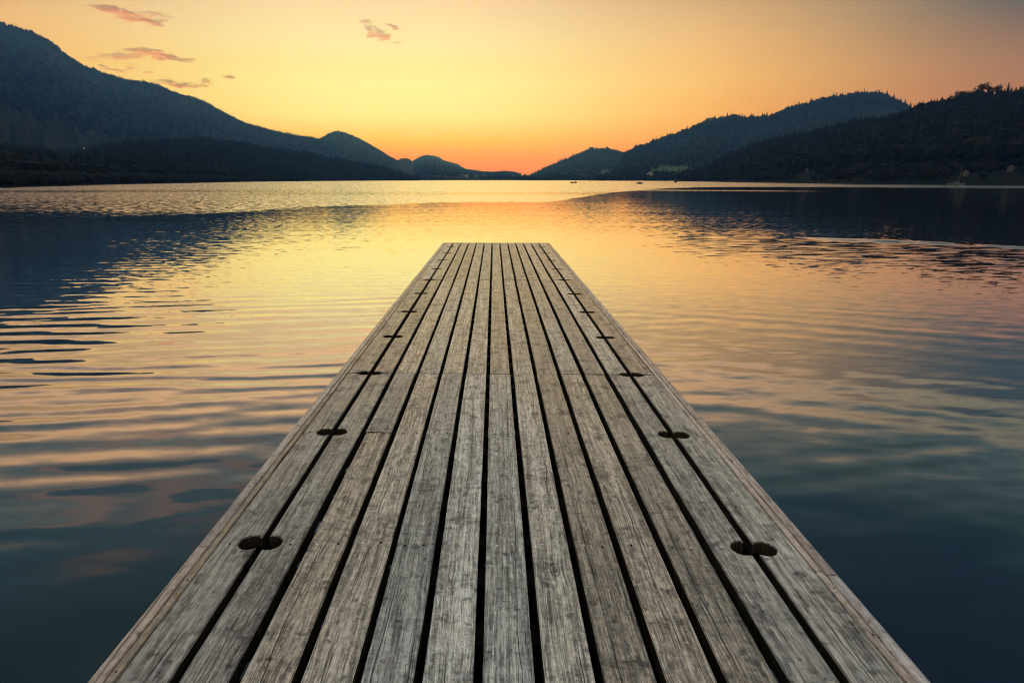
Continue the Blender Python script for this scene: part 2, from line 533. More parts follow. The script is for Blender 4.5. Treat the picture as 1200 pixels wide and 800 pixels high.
bs.inputs['Specular IOR Level'].default_value = 0.0
bs.inputs['Roughness'].default_value = 1.0
gl = g.node('ShaderNodeBsdfGlossy')
gl.inputs['Color'].default_value = (1, 1, 1, 1)
g.put(gl.inputs['Roughness'], g.ss(ruff, 0.0, 1.0, 0.03, 0.15))
g.put(gl.inputs['Normal'], NRM)
fr = g.node('ShaderNodeFresnel')
fr.inputs['IOR'].default_value = 1.33
g.put(fr.inputs['Normal'], NRM)
inv = 1.0 - W(g, fr.outputs[0])
refl = 1.0 - g.m('POWER', inv, 4.2)
mx = g.node('ShaderNodeMixShader')
g.put(mx.inputs[0], refl)
g.nt.links.new(bs.outputs[0], mx.inputs[1])
g.nt.links.new(gl.outputs[0], mx.inputs[2])
g.nt.links.new(mx.outputs[0], g.nt.nodes['Material Output'].inputs['Surface'])

# forest ground, foliage -------------------------------------------
GROUND, g, bs = new_mat('forest_ground')
t = g.node('ShaderNodeNewGeometry')
P = W(g, t.outputs['Position'])
at = g.node('ShaderNodeAttribute', attribute_name='meadow')
n1 = g.noise(P, 0.02, 5.0, 0.65)
n2 = g.noise(P, 0.003, 3.0, 0.5)
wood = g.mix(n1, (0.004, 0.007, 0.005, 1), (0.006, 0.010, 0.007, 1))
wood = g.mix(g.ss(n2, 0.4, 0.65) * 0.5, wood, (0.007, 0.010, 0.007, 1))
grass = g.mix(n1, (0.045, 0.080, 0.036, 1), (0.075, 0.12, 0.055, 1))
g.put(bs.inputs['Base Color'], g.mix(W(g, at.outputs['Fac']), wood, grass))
bs.inputs['Roughness'].default_value = 0.95
bs.inputs['Specular IOR Level'].default_value = 0.1


def leaf_mat(name, a, b):
    m, g, bs = new_mat(name)
    t = g.node('ShaderNodeNewGeometry')
    oi = g.node('ShaderNodeObjectInfo')
    n = g.noise(W(g, t.outputs['Position']), 0.35, 4.0, 0.7)
    c = g.mix(g.ss(n, 0.3, 0.7), a + (1,), b + (1,))
    c = g.mix(W(g, t.outputs['Random Per Island']) * 0.5, c, tuple(v * 0.6 for v in a) + (1,))
    g.put(bs.inputs['Base Color'], c)
    bs.inputs['Roughness'].default_value = 0.9
    bs.inputs['Specular IOR Level'].default_value = 0.15
    return m


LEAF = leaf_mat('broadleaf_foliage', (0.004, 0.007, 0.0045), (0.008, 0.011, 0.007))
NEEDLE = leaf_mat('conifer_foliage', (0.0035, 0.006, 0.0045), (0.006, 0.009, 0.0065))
BARK = flat_mat('bark', (0.05, 0.04, 0.03), 0.9)

# ------------------------------------------------------------------ lake
bm = bmesh.new()
N = 96
rings = []
for rad in (0.0, 60.0, 600.0, 3000.0, 7000.0):
    if rad == 0: rings.append([bm.verts.new((0, 0, 0))])
    else: rings.append([bm.verts.new((rad * math.sin(2 * math.pi * i / N), rad * math.cos(2 * math.pi * i / N), 0)) for i in range(N)])
for a, b in zip(rings, rings[1:]):
    for i in range(N):
        j = (i + 1) % N
        if len(a) == 1: bm.faces.new((a[0], b[j], b[i]))
        else: bm.faces.new((a[i], a[j], b[j], b[i]))
lake = mesh_bm('water', bm, WATER)
tag(lake, kind='structure')

# ------------------------------------------------------------------ noise in numpy
_h = np.random.default_rng(5).random((256, 256))


def vnoise(x, y):
    xi, yi = np.floor(x).astype(int), np.floor(y).astype(int)
    fx, fy = x - xi, y - yi
    fx, fy = fx * fx * (3 - 2 * fx), fy * fy * (3 - 2 * fy)
    a = _h[xi % 256, yi % 256]; b = _h[(xi + 1) % 256, yi % 256]
    c = _h[xi % 256, (yi + 1) % 256]; d = _h[(xi + 1) % 256, (yi + 1) % 256]
    return (a * (1 - fx) + b * fx) * (1 - fy) + (c * (1 - fx) + d * fx) * fy - 0.5


def fbm(x, y, o=5):
    s, a = 0, 1.0
    for k in range(o):
        s = s + a * vnoise(x + 17.3 * k, y - 9.1 * k)
        x, y, a = x * 2.03, y * 2.03, a * 0.5
    return s


# ------------------------------------------------------------------ hills
class Hill:
    """skyline given by photo pixels; every column runs from the shore up to a ridge and down behind"""
    def __init__(self, name, sky, shore, ridge, tree_h, power=1.25, rough=0.05, extra=(), na=420, nt=46, meadows=()):
        pts = [azel(px, py) for px, py in sky]
        pts = sorted(list(pts) + [(math.radians(a), math.radians(e)) for a, e in extra])
        self.az = np.array([p[0] for p in pts]); self.el = np.array([p[1] for p in pts])
        self.sa = np.radians([p[0] for p in shore]); self.sr = np.array([p[1] for p in shore], float)
        self.ra = np.radians([p[0] for p in ridge]); self.rr = np.array([p[1] for p in ridge], float)
        self.tree_h, self.power, self.rough = tree_h, power, rough
        self.meadows = [(azel(a, y0)[0], azel(b, y0)[0], azel((a + b) / 2, y1)[1], azel((a + b) / 2, y0)[1]) for a, b, y0, y1 in meadows]
        self.name = name
        A = np.linspace(self.az[0], self.az[-1], na)
        T = np.concatenate([np.linspace(-0.04, 1.0, nt), [1.12, 1.3, 1.6, 2.0]])
        AA, TT = np.meshgrid(A, T, indexing='ij')
        V = self.pos(AA, TT)
        nt2 = len(T)
        idx = np.arange(na * nt2).reshape(na, nt2)
        Fq = np.stack([idx[:-1, :-1], idx[1:, :-1], idx[1:, 1:], idx[:-1, 1:]], -1).reshape(-1, 4)
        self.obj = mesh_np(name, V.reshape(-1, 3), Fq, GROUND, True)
        tag(self.obj, kind='structure')
        md = self.is_meadow(AA, TT).astype(np.float32).ravel()
        at = self.obj.data.attributes.new('meadow', 'FLOAT', 'POINT')
        at.data.foreach_set('value', md)

    def radii(self, a):
        return np.interp(a, self.sa, self.sr), np.interp(a, self.ra, self.rr)

    def pos(self, a, t):
        s, R = self.radii(a)
        e = np.interp(a, self.az, self.el)
        H = np.maximum(np.tan(e) * R + EYE - self.tree_h, 1.0)
        r = s + (R - s) * t
        tc_ = np.clip(t, 0, 1)
        prof = np.where(t <= 1, np.sign(t) * np.abs(t) ** self.power, 1 - 0.35 * (t - 1) ** 1.2)
        x, y = r * np.sin(a), r * np.cos(a)
        gul = fbm(a * 60, r / 400.0, 4) * self.rough * H * (tc_ * (1 - tc_) * 4) * 0.9
        bumpy = fbm(x / 28.0, y / 28.0, 3) * self.tree_h * 0.55 * np.clip(t * 6, 0, 1)
        z = H * prof - np.abs(gul) + bumpy * 0.6
        z = np.where(t < 0, -3.0, z + 0.3)
        return np.stack([x, y, z], -1)

    def is_meadow(self, a, t):
        p = self.pos(a, t)
        e = np.arctan2(p[..., 2] - EYE, np.hypot(p[..., 0], p[..., 1]))
        m = np.zeros(e.shape, bool)
        for a0, a1, e0, e1 in self.meadows:
            wv = fbm(a * 220, e * 30, 3)
            m |= (a > a0) & (a < a1) & (e + wv * 0.0025 > min(e0, e1)) & (e + wv * 0.0025 < max(e0, e1))
        return m

    def at(self, px, py):
        """point of the surface seen at a photo pixel"""
        a, e = azel(px, py)
        T = np.linspace(0.005, 1, 1500)
        p = self.pos(np.full_like(T, a), T)
        ee = np.arctan2(p[:, 2] - EYE, np.hypot(p[:, 0], p[:, 1]))
        i = int(np.argmax(ee >= e)) if (ee >= e).any() else len(T) - 1
        return Vector([float(v) for v in p[i]]), float(T[i])


far = Hill('far_hills', [(440, 208), (466, 196), (478, 190), (484, 187.5), (492, 183), (500, 180.5), (512, 182), (520, 187), (535, 191), (545, 197), (552, 198), (565, 200),
                         (580, 200.5), (592, 199.5), (600, 200.2), (612, 203), (622, 204.5), (640, 206), (700, 207), (800, 207)],
           [(-40, 1700), (0, 1750), (30, 1700)], [(-20, 5600), (-3, 6000), (2, 4200), (30, 4200)], 14, 1.2, 0.1, na=260,
           meadows=((536, 620, 208.2, 205.5),))
mid2 = Hill('small_hill', [(452, 196), (458, 191), (466, 186.8), (470, 185), (475, 184.4), (480, 186), (486, 190), (500, 200), (512, 208)],
            [(-40, 1650), (0, 1650)], [(-40, 5000), (0, 5000)], 12, 1.2, 0.1, na=90, nt=24)
peak = Hill('left_peak', [(330, 180), (360, 166), (375, 161.2), (385, 155.5), (392, 152.8), (397, 152.6), (405, 154.5), (415, 158.5), (425, 163), (445, 175), (458, 183), (466, 187.5), (480, 195), (500, 204), (520, 209.5)],
            [(-40, 1500), (0, 1500)], [(-40, 4300), (0, 4500)], 12, 1.3, 0.12, na=200)
mount = Hill('left_mountain', [(0, 25), (15, 29), (33, 34), (50, 42), (60, 48), (75, 61), (90, 71), (100, 76), (127, 86), (150, 92), (170, 94.5), (185, 98), (200, 105), (215, 110), (228, 113), (240, 118.5),
                               (262, 130), (278, 139), (290, 143.5), (305, 148), (320, 152), (345, 157), (365, 160), (380, 164), (400, 172), (420, 181), (440, 191), (465, 203), (480, 209)],
             [(-60, 420), (-42, 500), (-20, 1200), (-8, 1500)], [(-75, 2600), (-45, 2900), (-20, 3600), (-8, 3600)], 14, 1.15, 0.16,
             extra=((-75, 15.5), (-62, 15.5), (-52, 14.6)), na=640, nt=60)
foot = Hill('left_foothill', [(0, 164), (30, 168), (60, 172), (85, 171), (110, 166), (140, 162), (170, 160), (210, 158), (250, 158.5), (275, 162), (300, 167), (330, 171), (360, 175.5), (385, 180), (420, 187), (450, 193), (470, 200), (485, 207), (492, 210.8)],
            [(-75, 160), (-43, 178), (-36, 260), (-27, 420), (-18, 800), (-7, 1300)], [(-75, 650), (-43, 800), (-25, 1150), (-8, 1700)], 11, 1.1, 0.1,
            extra=((-75, 4.6), (-60, 4.4), (-52, 3.9)), na=520)
r1h = Hill('right_far_hill', [(606, 210), (622, 205), (635, 197.5), (650, 191), (665, 185), (680, 178.5), (690, 174.5), (697, 173), (712, 173.2), (722, 175.2), (731, 178), (745, 184), (770, 196), (790, 205)],
            [(-5, 1500), (25, 1350)], [(-5, 3500), (30, 3400)], 13, 1.35, 0.12, na=260,
            meadows=((704, 744, 204.5, 198.5),))
r2h = Hill('right_mountain', [(690, 208), (705, 201), (715, 193), (731, 179), (745, 170.5), (757, 168), (765, 164), (775, 161.5), (790, 156), (805, 150.5), (818, 144), (830, 139), (840, 136.8), (850, 135), (862, 133.5), (870, 135.3), (890, 135.8), (905, 133.5), (912, 129),
                              (920, 126), (940, 120.5), (960, 114.5), (980, 111), (1000, 108.5), (1020, 107.3), (1032, 108), (1040, 110), (1048, 113), (1055, 117), (1068, 124), (1085, 132), (1110, 142), (1150, 160), (1200, 178)],
            [(0, 1150), (10, 1100), (20, 900), (45, 650)], [(0, 2700), (20, 2500), (45, 2400)], 15, 1.3, 0.12, na=520, nt=60,
            meadows=((762, 812, 203, 197.5), (772, 806, 198.5, 195), (826, 834, 205, 198)))
near = Hill('right_near_hill', [(790, 210.5), (805, 208), (818, 200), (830, 192), (845, 184), (860, 175), (880, 168), (900, 162), (925, 157), (950, 152), (975, 146), (1000, 141), (1030, 134), (1055, 129.5), (1068, 127), (1080, 121), (1100, 117), (1120, 113), (1138, 110), (1150, 108.5), (1165, 108), (1180, 106), (1200, 104)],
            [(10, 1000), (17, 760), (22, 520), (30, 360), (38, 325), (75, 260)], [(10, 1250), (20, 1100), (30, 800), (38, 690), (75, 520)], 12, 0.85, 0.08,
            extra=((46, 8.6), (58, 9.4), (75, 9.0)), na=420)

# ------------------------------------------------------------------ forests (far woods that read as a mass)
def conifer_t(seg=7, tiers=4, seed=0):
    rs = np.random.default_rng(seed)
    V, Fc = [], []
    for k in range(tiers):
        z0 = 0.10 + 0.86 * k / tiers * 0.95
        z1 = min(1.0, z0 + 0.42)
        if k == tiers - 1: z1 = 1.0
        rad = 0.20 * (1 - k / (tiers + 0.3))
        b = len(V)
        for i in range(seg):
            a = 2 * math.pi * (i + 0.5 * (k % 2)) / seg
            rr = rad * (0.65 + 0.7 * rs.random())
            V.append((rr * math.cos(a), rr * math.sin(a), z0 + 0.05 * (rs.random() - 0.5)))
        V.append((0.01 * rs.random(), 0.01 * rs.random(), z1))
        for i in range(seg):
            Fc.append((b + i, b + (i + 1) % seg, b + seg))
    return np.array(V), np.array(Fc)


def round_t(seed=0, sub=2):
    rs = np.random.default_rng(seed)
    bm = bmesh.new()
    bmesh.ops.create_icosphere(bm, subdivisions=sub, radius=1.0)
    V = np.array([v.co[:] for v in bm.verts]); Fc = np.array([[v.index for v in f.verts] for f in bm.faces])
    bm.free()
    k = 0.70 + 0.65 * rs.random(len(V))
    V = V * k[:, None]
    V[:, 0] *= 0.34; V[:, 1] *= 0.34; V[:, 2] = V[:, 2] * 0.40 + 0.58
    return V, Fc


def forest(name, hill, n, px_lo, px_hi, t_lo, t_hi, h, conif, mat, seed, tpow=1.0, skip=()):
    rs = np.random.default_rng(seed)
    a0, a1 = azel(px_lo, 200)[0], azel(px_hi, 200)[0]
    a = a0 + (a1 - a0) * rs.random(n)
    t = t_lo + (t_hi - t_lo) * rs.random(n) ** tpow
    md = hill.is_meadow(a, t)
    p = hill.pos(a, t)
    keep = ~md
    for (q, rad) in skip:
        keep &= (np.hypot(p[:, 0] - q[0], p[:, 1] - q[1]) > rad)
    p = p[keep]
    n = len(p)
    tm = [conifer_t(7, 4, s) for s in range(3)] if conif else []
    tm2 = [round_t(s, 1) for s in range(3)]
    pick = rs.random(n) < conif
    VV, FF, off = [], [], 0
    for kind, temps in ((True, tm), (False, tm2)):
        ids = np.where(pick == kind)[0]
        for j, (tv, tf) in enumerate(temps):
            sel = ids[j::len(temps)]
            if not len(sel): continue
            m = len(sel)
            hh = h * (0.6 + 0.75 * rs.random(m)) * (1.0 if kind else 0.8)
            w = hh * (0.85 + 0.4 * rs.random(m))
            th = rs.random(m) * 6.283
            c, s = np.cos(th), np.sin(th)
            X = (tv[None, :, 0] * c[:, None] - tv[None, :, 1] * s[:, None]) * w[:, None] + p[sel, 0][:, None]
            Y = (tv[None, :, 0] * s[:, None] + tv[None, :, 1] * c[:, None]) * w[:, None] + p[sel, 1][:, None]
            Z = tv[None, :, 2] * hh[:, None] + p[sel, 2][:, None] - h * 0.08
            VV.append(np.stack([X, Y, Z], -1).reshape(-1, 3))
            FF.append((tf[None] + (np.arange(m) * len(tv))[:, None, None] + off).reshape(-1, 3))
            off += m * len(tv)
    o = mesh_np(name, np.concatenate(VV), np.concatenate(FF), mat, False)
    tag(o, kind='stuff')
    return o


hut_spots = []
for (px, py) in ((1131, 203.5), (1184, 198.5), (945.5, 199)):
    hut_spots.append(near.at(px, py + 2.0)[0])
left_spots = [foot.at(px, py)[0] for (px, py) in ((76, 174), (91, 175), (98.5, 175.5), (106, 174.5))]
mid_spots = [r1h.at(757, 205)[0], r2h.at(762, 206)[0]]
far_spots = [far.at(x_, 207.6)[0] for x_ in (538, 541.5, 546)]


def skips(spots, rad):
    out = []
    for p in spots:
        r_ = math.hypot(p.x, p.y)
        ux, uy = p.x / r_, p.y / r_
        for k in range(0, 6):
            out.append(((p.x - ux * rad * 1.3 * k, p.y - uy * rad * 1.3 * k), rad))
    return out


# far ridgelines and shores
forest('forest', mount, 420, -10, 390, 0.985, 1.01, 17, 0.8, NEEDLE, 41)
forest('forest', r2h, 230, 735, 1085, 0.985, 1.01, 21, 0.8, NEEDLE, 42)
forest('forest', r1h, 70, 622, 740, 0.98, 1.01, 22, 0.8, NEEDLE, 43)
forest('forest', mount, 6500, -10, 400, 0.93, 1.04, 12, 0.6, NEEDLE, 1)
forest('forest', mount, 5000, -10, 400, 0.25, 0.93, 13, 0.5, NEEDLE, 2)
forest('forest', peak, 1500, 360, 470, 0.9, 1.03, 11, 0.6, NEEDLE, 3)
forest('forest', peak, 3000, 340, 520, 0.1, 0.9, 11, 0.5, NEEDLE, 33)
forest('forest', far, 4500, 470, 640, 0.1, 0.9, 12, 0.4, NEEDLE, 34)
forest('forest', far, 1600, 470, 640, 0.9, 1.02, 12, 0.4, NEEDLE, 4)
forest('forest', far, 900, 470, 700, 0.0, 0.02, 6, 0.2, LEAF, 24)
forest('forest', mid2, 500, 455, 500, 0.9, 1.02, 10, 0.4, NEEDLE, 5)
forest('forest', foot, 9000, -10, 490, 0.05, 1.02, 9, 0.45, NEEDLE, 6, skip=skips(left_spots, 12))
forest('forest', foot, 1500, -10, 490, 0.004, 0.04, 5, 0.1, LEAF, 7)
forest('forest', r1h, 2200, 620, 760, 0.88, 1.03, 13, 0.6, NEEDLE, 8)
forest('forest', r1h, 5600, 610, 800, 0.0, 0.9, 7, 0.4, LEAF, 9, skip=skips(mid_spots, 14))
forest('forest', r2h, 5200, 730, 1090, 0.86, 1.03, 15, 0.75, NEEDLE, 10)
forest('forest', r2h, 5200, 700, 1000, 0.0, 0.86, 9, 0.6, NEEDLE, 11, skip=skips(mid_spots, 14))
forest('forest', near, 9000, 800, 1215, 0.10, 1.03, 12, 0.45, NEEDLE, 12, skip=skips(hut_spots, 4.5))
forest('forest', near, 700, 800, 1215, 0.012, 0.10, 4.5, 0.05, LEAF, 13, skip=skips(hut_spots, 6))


# ------------------------------------------------------------------ single trees along the skyline of the near hill
def broad_crown(seed, spread=0.40, clumps=16, leaves=46):
    rs = random.Random(seed)
    bm = bmesh.new()
    for c in range(clumps):
        a = rs.random() * 6.283
        q = rs.random()
        zc = 0.42 + 0.48 * q
        rr = spread * rs.uniform(0.15, 1.0) * math.sin(math.pi * (0.22 + 0.62 * q))
        cx, cy = rr * math.cos(a), rr * math.sin(a)
        cr = rs.uniform(0.075, 0.14)
        for k in range(leaves):
            v = Vector((rs.gauss(0, 1), rs.gauss(0, 1), rs.gauss(0, 0.75))) * cr * 0.62
            p = Vector((cx, cy, zc)) + v
            s = rs.uniform(0.018, 0.04)
            d1 = Vector((rs.gauss(0, 1), rs.gauss(0, 1), rs.gauss(0, 1))).normalized() * s
            d2 = Vector((rs.gauss(0, 1), rs.gauss(0, 1), rs.gauss(0, 1))).normalized() * s
            bm.faces.new([bm.verts.new(p + d1), bm.verts.new(p + d2), bm.verts.new(p - d1), bm.verts.new(p - d2)])
    return bm


def conifer_crown(seed, spread=0.2):
    rs = random.Random(seed)
    bm = bmesh.new()
    for k in range(26):
        f = k / 26
        z = 0.14 + 0.84 * f
        R = spread * (1 - f) ** 0.85 + 0.008
        for i in range(11):
            a = rs.random() * 6.283
            r_ = R * rs.uniform(0.6, 1.15)
            tip = Vector((r_ * math.cos(a), r_ * math.sin(a), z - r_ * 0.28))
            side_ = Vector((-math.sin(a), math.cos(a), 0)) * (0.018 + r_ * 0.22)
            root = Vector((0, 0, z + 0.015))
            m_ = root.lerp(tip, 0.65)
            bm.faces.new([bm.verts.new(root), bm.verts.new(m_ + side_ + Vector((0, 0, -0.012))), bm.verts.new(tip), bm.verts.new(m_ - side_ + Vector((0, 0, -0.012)))])
    bm_ = bm.verts.new((0, 0, 1.0)); b2 = bm.verts.new((0.008, 0, 0.9)); b3 = bm.verts.new((-0.008, 0.004, 0.9))
    bm.faces.new((bm_, b2, b3))
    return bm


def tree_proto(kind, seed):
    root = empty('leafy_tree' if kind == 'b' else 'conifer_tree', (0, 0, 0))
    bm = bmesh.new()
    bm_tube(bm, (0, 0, -0.06), (0.01, 0, 0.5), 0.022, 0.013, 7)
    bm_tube(bm, (0.01, 0, 0.5), (0, 0.01, 0.92), 0.013, 0.003, 6)
    if kind == 'b':
        rs = random.Random(seed)
        for k in range(7):
            a = rs.random() * 6.283
            z0 = rs.uniform(0.3, 0.6)
            rr = rs.uniform(0.16, 0.34)
            bm_tube(bm, (0.008, 0, z0), (rr * math.cos(a), rr * math.sin(a), z0 + rs.uniform(0.12, 0.3)), 0.008, 0.002, 5)
    mesh_bm('trunk', bm, BARK, root)
    mesh_bm('crown', broad_crown(seed) if kind == 'b' else conifer_crown(seed), LEAF if kind == 'b' else NEEDLE, root)
    return root


protos = [tree_proto('b', 3), tree_proto('b', 8), tree_proto('c', 5), tree_proto('c', 6)]
used = [False] * 4


def plant(kind, px, height, label, group=None, t=1.0, wid=1.0, hill=near, rs=random.Random(2)):
    idx = (0 if kind == 'b' else 2) + rs.randrange(2)
    o = protos[idx] if not used[idx] else copy_tree(protos[idx])
    used[idx] = True
    a = azel(px, 110)[0]
    p = hill.pos(np.array([a]), np.array([t]))[0]
    o.location = [float(v) for v in p]
    o.location.z -= height * 0.04
    o.rotation_euler = (0, 0, rs.random() * 6.28)
    o.scale = (height * wid, height * wid, height)
    tag(o, label, 'tree', group)
    return o


plant('b', 1150, 18.5, 'broad spreading leafy tree standing tallest on the skyline of the dark hill at right', wid=1.15)
plant('c', 1180, 20, 'tall pointed conifer on the dark hill skyline, just right of the broad spreading tree')
plant('b', 1169, 17, 'narrow leafy tree between the broad spreading tree and the tall pointed conifer', wid=0.8)
plant('b', 1078, 11, 'leafy tree at the notch where the dark right hill meets the mountain behind', wid=1.3)
plant('c', 1096, 12, 'small pointed conifer on the dark hill skyline above the notch', wid=1.1)
plant('b', 1124, 15, 'rounded leafy tree on the skyline left of the broad spreading tree', wid=1.1)
rs_ = random.Random(9)
xx = 1069.0
while xx < 1203:
    kd = 'b' if rs_.random() < 0.72 else 'c'
    plant(kd, xx, rs_.uniform(9.5, 14.5), 'one of the ordinary leafy trees lining the dark hill skyline at right' if kd == 'b' else 'one of the lesser conifers among the leafy trees on the dark right skyline',
          'leafy trees along the right skyline' if kd == 'b' else 'conifers along the right skyline', t=rs_.uniform(0.93, 1.02), wid=rs_.uniform(0.9, 1.3))
    xx += rs_.uniform(2.2, 4.2)

# ------------------------------------------------------------------ houses
WHITE = flat_mat('white_render', (0.5, 0.5, 0.5), 0.8, 0.1, 0.6)
TILE = flat_mat('dark_roof_tiles', (0.09, 0.06, 0.05), 0.8, 0.3, 2.0)
GLASS = flat_mat('window_glass', (0.03, 0.035, 0.04), 0.1, 0.2, 2.0)
WEATHERED = flat_mat('weathered_boards', (0.10, 0.10, 0.10), 0.8, 0.2, 1.5)
DOORW = flat_mat('door_wood', (0.10, 0.06, 0.035), 0.6, 0.2, 2.0)


def house(name, loc, w, d, h, label, group=None, cat='house', turn=0.0, wall=None):
    rz = -math.atan2(loc.x, loc.y) + turn
    root = empty(name, (loc.x, loc.y, loc.z - 0.3), rz)
    tag(root, label, cat, group)
    bm = bmesh.new()
    hw, hd = w / 2, d / 2
    rp = w * 0.36
    P = [(-hw, -hd, -2), (hw, -hd, -2), (hw, hd, -2), (-hw, hd, -2), (-hw, -hd, h), (hw, -hd, h), (hw, hd, h), (-hw, hd, h), (0, -hd, h + rp), (0, hd, h + rp)]
    v = [bm.verts.new(p) for p in P]
    for f in ((0, 1, 5, 8, 4), (2, 3, 7, 9, 6), (1, 2, 6, 5), (3, 0, 4, 7), (5, 6, 9, 8), (7, 4, 8, 9), (3, 2, 1, 0)):
        bm.faces.new([v[i] for i in f])
    mesh_bm('wall', bm, wall or WHITE, root)
    bm = bmesh.new()
    o_, th = w * 0.09, 0.16
    for s in (-1, 1):
        q = [(s * (hw + o_), -hd - o_, h - rp * o_ / hw + 0.02), (0, -hd - o_, h + rp + 0.02), (0, hd + o_, h + rp + 0.02), (s * (hw + o_), hd + o_, h - rp * o_ / hw + 0.02)]
        a = [bm.verts.new(p) for p in q]
        b = [bm.verts.new((p[0], p[1], p[2] + th)) for p in q]
        bm.faces.new(a); bm.faces.new(list(reversed(b)))
        for i in range(4):
            j = (i + 1) % 4
            bm.faces.new((a[i], b[i], b[j], a[j]))
    roof = mesh_bm('roof', bm, TILE, root)
    bm = bmesh.new(); bm_box(bm, w * 0.18, w * 0.26, -w * 0.04, w * 0.04, h + rp * 0.3, h + rp * 1.25)
    mesh_bm('chimney', bm, WHITE, roof)
    for sx_ in ((-0.26, 0.26) if w > 4 else (0.3,)):
        bm = bmesh.new(); bm_box(bm, sx_ * w - w * 0.08, sx_ * w + w * 0.08, -hd - 0.03, -hd + 0.02, h * 0.45, h * 0.8)
        mesh_bm('window', bm, GLASS, root)
    bm = bmesh.new(); bm_box(bm, -w * 0.08, w * 0.08, -hd - 0.03, -hd + 0.02, 0.2, h * 0.68)
    mesh_bm('door', bm, DOORW, root)
    return root


hl = ['small white house farthest left of the cluster on the left hillside', 'white house second from the left in the hillside cluster, set lower',
      'largest white house in the cluster on the left hillside', 'white house at the right end of the cluster on the left hillside']
for i, p in enumerate(left_spots):
    house('hillside_house', p, (4.5, 4.0, 7.5, 4.5)[i], 8, (3.0, 3.0, 4.0, 3.0)[i], hl[i], 'white houses on the left hillside', turn=(0.3, -0.4, 0.15, 0.5)[i])
house('shore_hut', hut_spots[0], 1.7, 2.4, 1.7, 'small pale hut at the wood edge just right of the moored sailboat', cat='hut', wall=WEATHERED, turn=0.3)
house('shore_hut', hut_spots[1], 1.9, 2.6, 1.8, 'pale hut among dark trees near the right end of the far shore', cat='hut', wall=WEATHERED, turn=-0.2)
house('shore_hut', hut_spots[2], 2.0, 2.6, 1.8, 'pale hut low in the dark wood far left of the sailboat', cat='hut', wall=WEATHERED, turn=0.1)
house('meadow_house', mid_spots[0], 11, 12, 6, 'grey white farmhouse left of the pair between the green meadows', turn=0.3)
house('meadow_house', mid_spots[1], 9, 12, 5, 'grey white farmhouse right of the pair between the green meadows', turn=-0.3)
fl = ['white village house leftmost of three at the far end of the lake', 'middle white village house of three at the far end of the lake', 'white village house rightmost of three at the far end of the lake']
for i, p in enumerate(far_spots):
    house('village_house', p, 10 + 2 * i % 5, 10, 6, fl[i], 'village houses at the far end of the lake', turn=0.2 * i)

# ------------------------------------------------------------------ boats
BOATW = flat_mat('boat_grey_paint', (0.13, 0.14, 0.155), 0.4, 0.1)
BOATD = flat_mat('boat_dark_wood', (0.006, 0.005, 0.005), 0.95, 0.2)
SPAR = flat_mat('grey_spar', (0.08, 0.085, 0.095), 0.4, 0.1)
CLOTH = flat_mat('dark_clothing', (0.010, 0.012, 0.018), 0.95, 0.2)
SKIN = flat_mat('skin', (0.40, 0.25, 0.18), 0.6, 0.05)
HAIR = flat_mat('dark_hair', (0.02, 0.015, 0.01), 0.8, 0.1)
CANVAS = flat_mat('blue_sail_cover', (0.10, 0.13, 0.20), 0.8, 0.1)


def hull_bm(L, Wd, D, inner=True, sheer=0.2):
    bm = bmesh.new()
    n = 15
    secs = []
    for i in range(n):
        f = i / (n - 1)
        half = Wd / 2 * (math.sin(math.pi * (0.10 + 0.90 * f)) ** 0.55 if f > 0.45 else math.sin(math.pi * (0.16 + 0.75 * f)) ** 0.5)
        if i == n - 1: half = 0.015
        xp = (f - 0.5) * L
        zt = D + sheer * (2 * f - 0.9) ** 2
        row = []
        for k in range(9):
            a = -math.pi / 2 + math.pi * k / 8
            row.append((xp - (0.0 if k in (0, 8) else 0.04 * L * f * math.cos(a)), half * math.sin(a), zt - (zt + 0.12) * math.cos(a) ** 0.6 if abs(math.cos(a)) > 1e-6 else zt))
        secs.append([bm.verts.new(p) for p in row])
    for a, b in zip(secs, secs[1:]):
        for k in range(8):
            bm.faces.new((a[k], a[k + 1], b[k + 1], b[k]))
    bm.faces.new(list(reversed(secs[0])))
    bmesh.ops.remove_doubles(bm, verts=bm.verts, dist=0.001)
    if inner:
        geo = bmesh.ops.solidify(bm, geom=bm.faces[:], thickness=0.035)
    bmesh.ops.recalc_face_normals(bm, faces=bm.faces)
    return bm


def deck_bm(L, Wd, z, sheer, lo=0.0, hi=1.0):
    bm = bmesh.new()
    lft, rgt = [], []
    for i in range(15):
        f = i / 14
        if f < lo or f > hi: continue
        half = Wd / 2 * (math.sin(math.pi * (0.10 + 0.90 * f)) ** 0.55 if f > 0.45 else math.sin(math.pi * (0.16 + 0.75 * f)) ** 0.5) * 0.97
        if i == 14: half = 0.012
        zz = z + sheer * (2 * f - 0.9) ** 2 - 0.02
        lft.append(bm.verts.new(((f - 0.5) * L, -half, zz))); rgt.append(bm.verts.new(((f - 0.5) * L, half, zz)))
    for i in range(len(lft) - 1):
        bm.faces.new((lft[i], lft[i + 1], rgt[i + 1], rgt[i]))
    return bm


def at_water(px, r_):
    a = azel(px, 213)[0]
    return Vector((r_ * math.sin(a), r_ * math.cos(a), 0)), -a


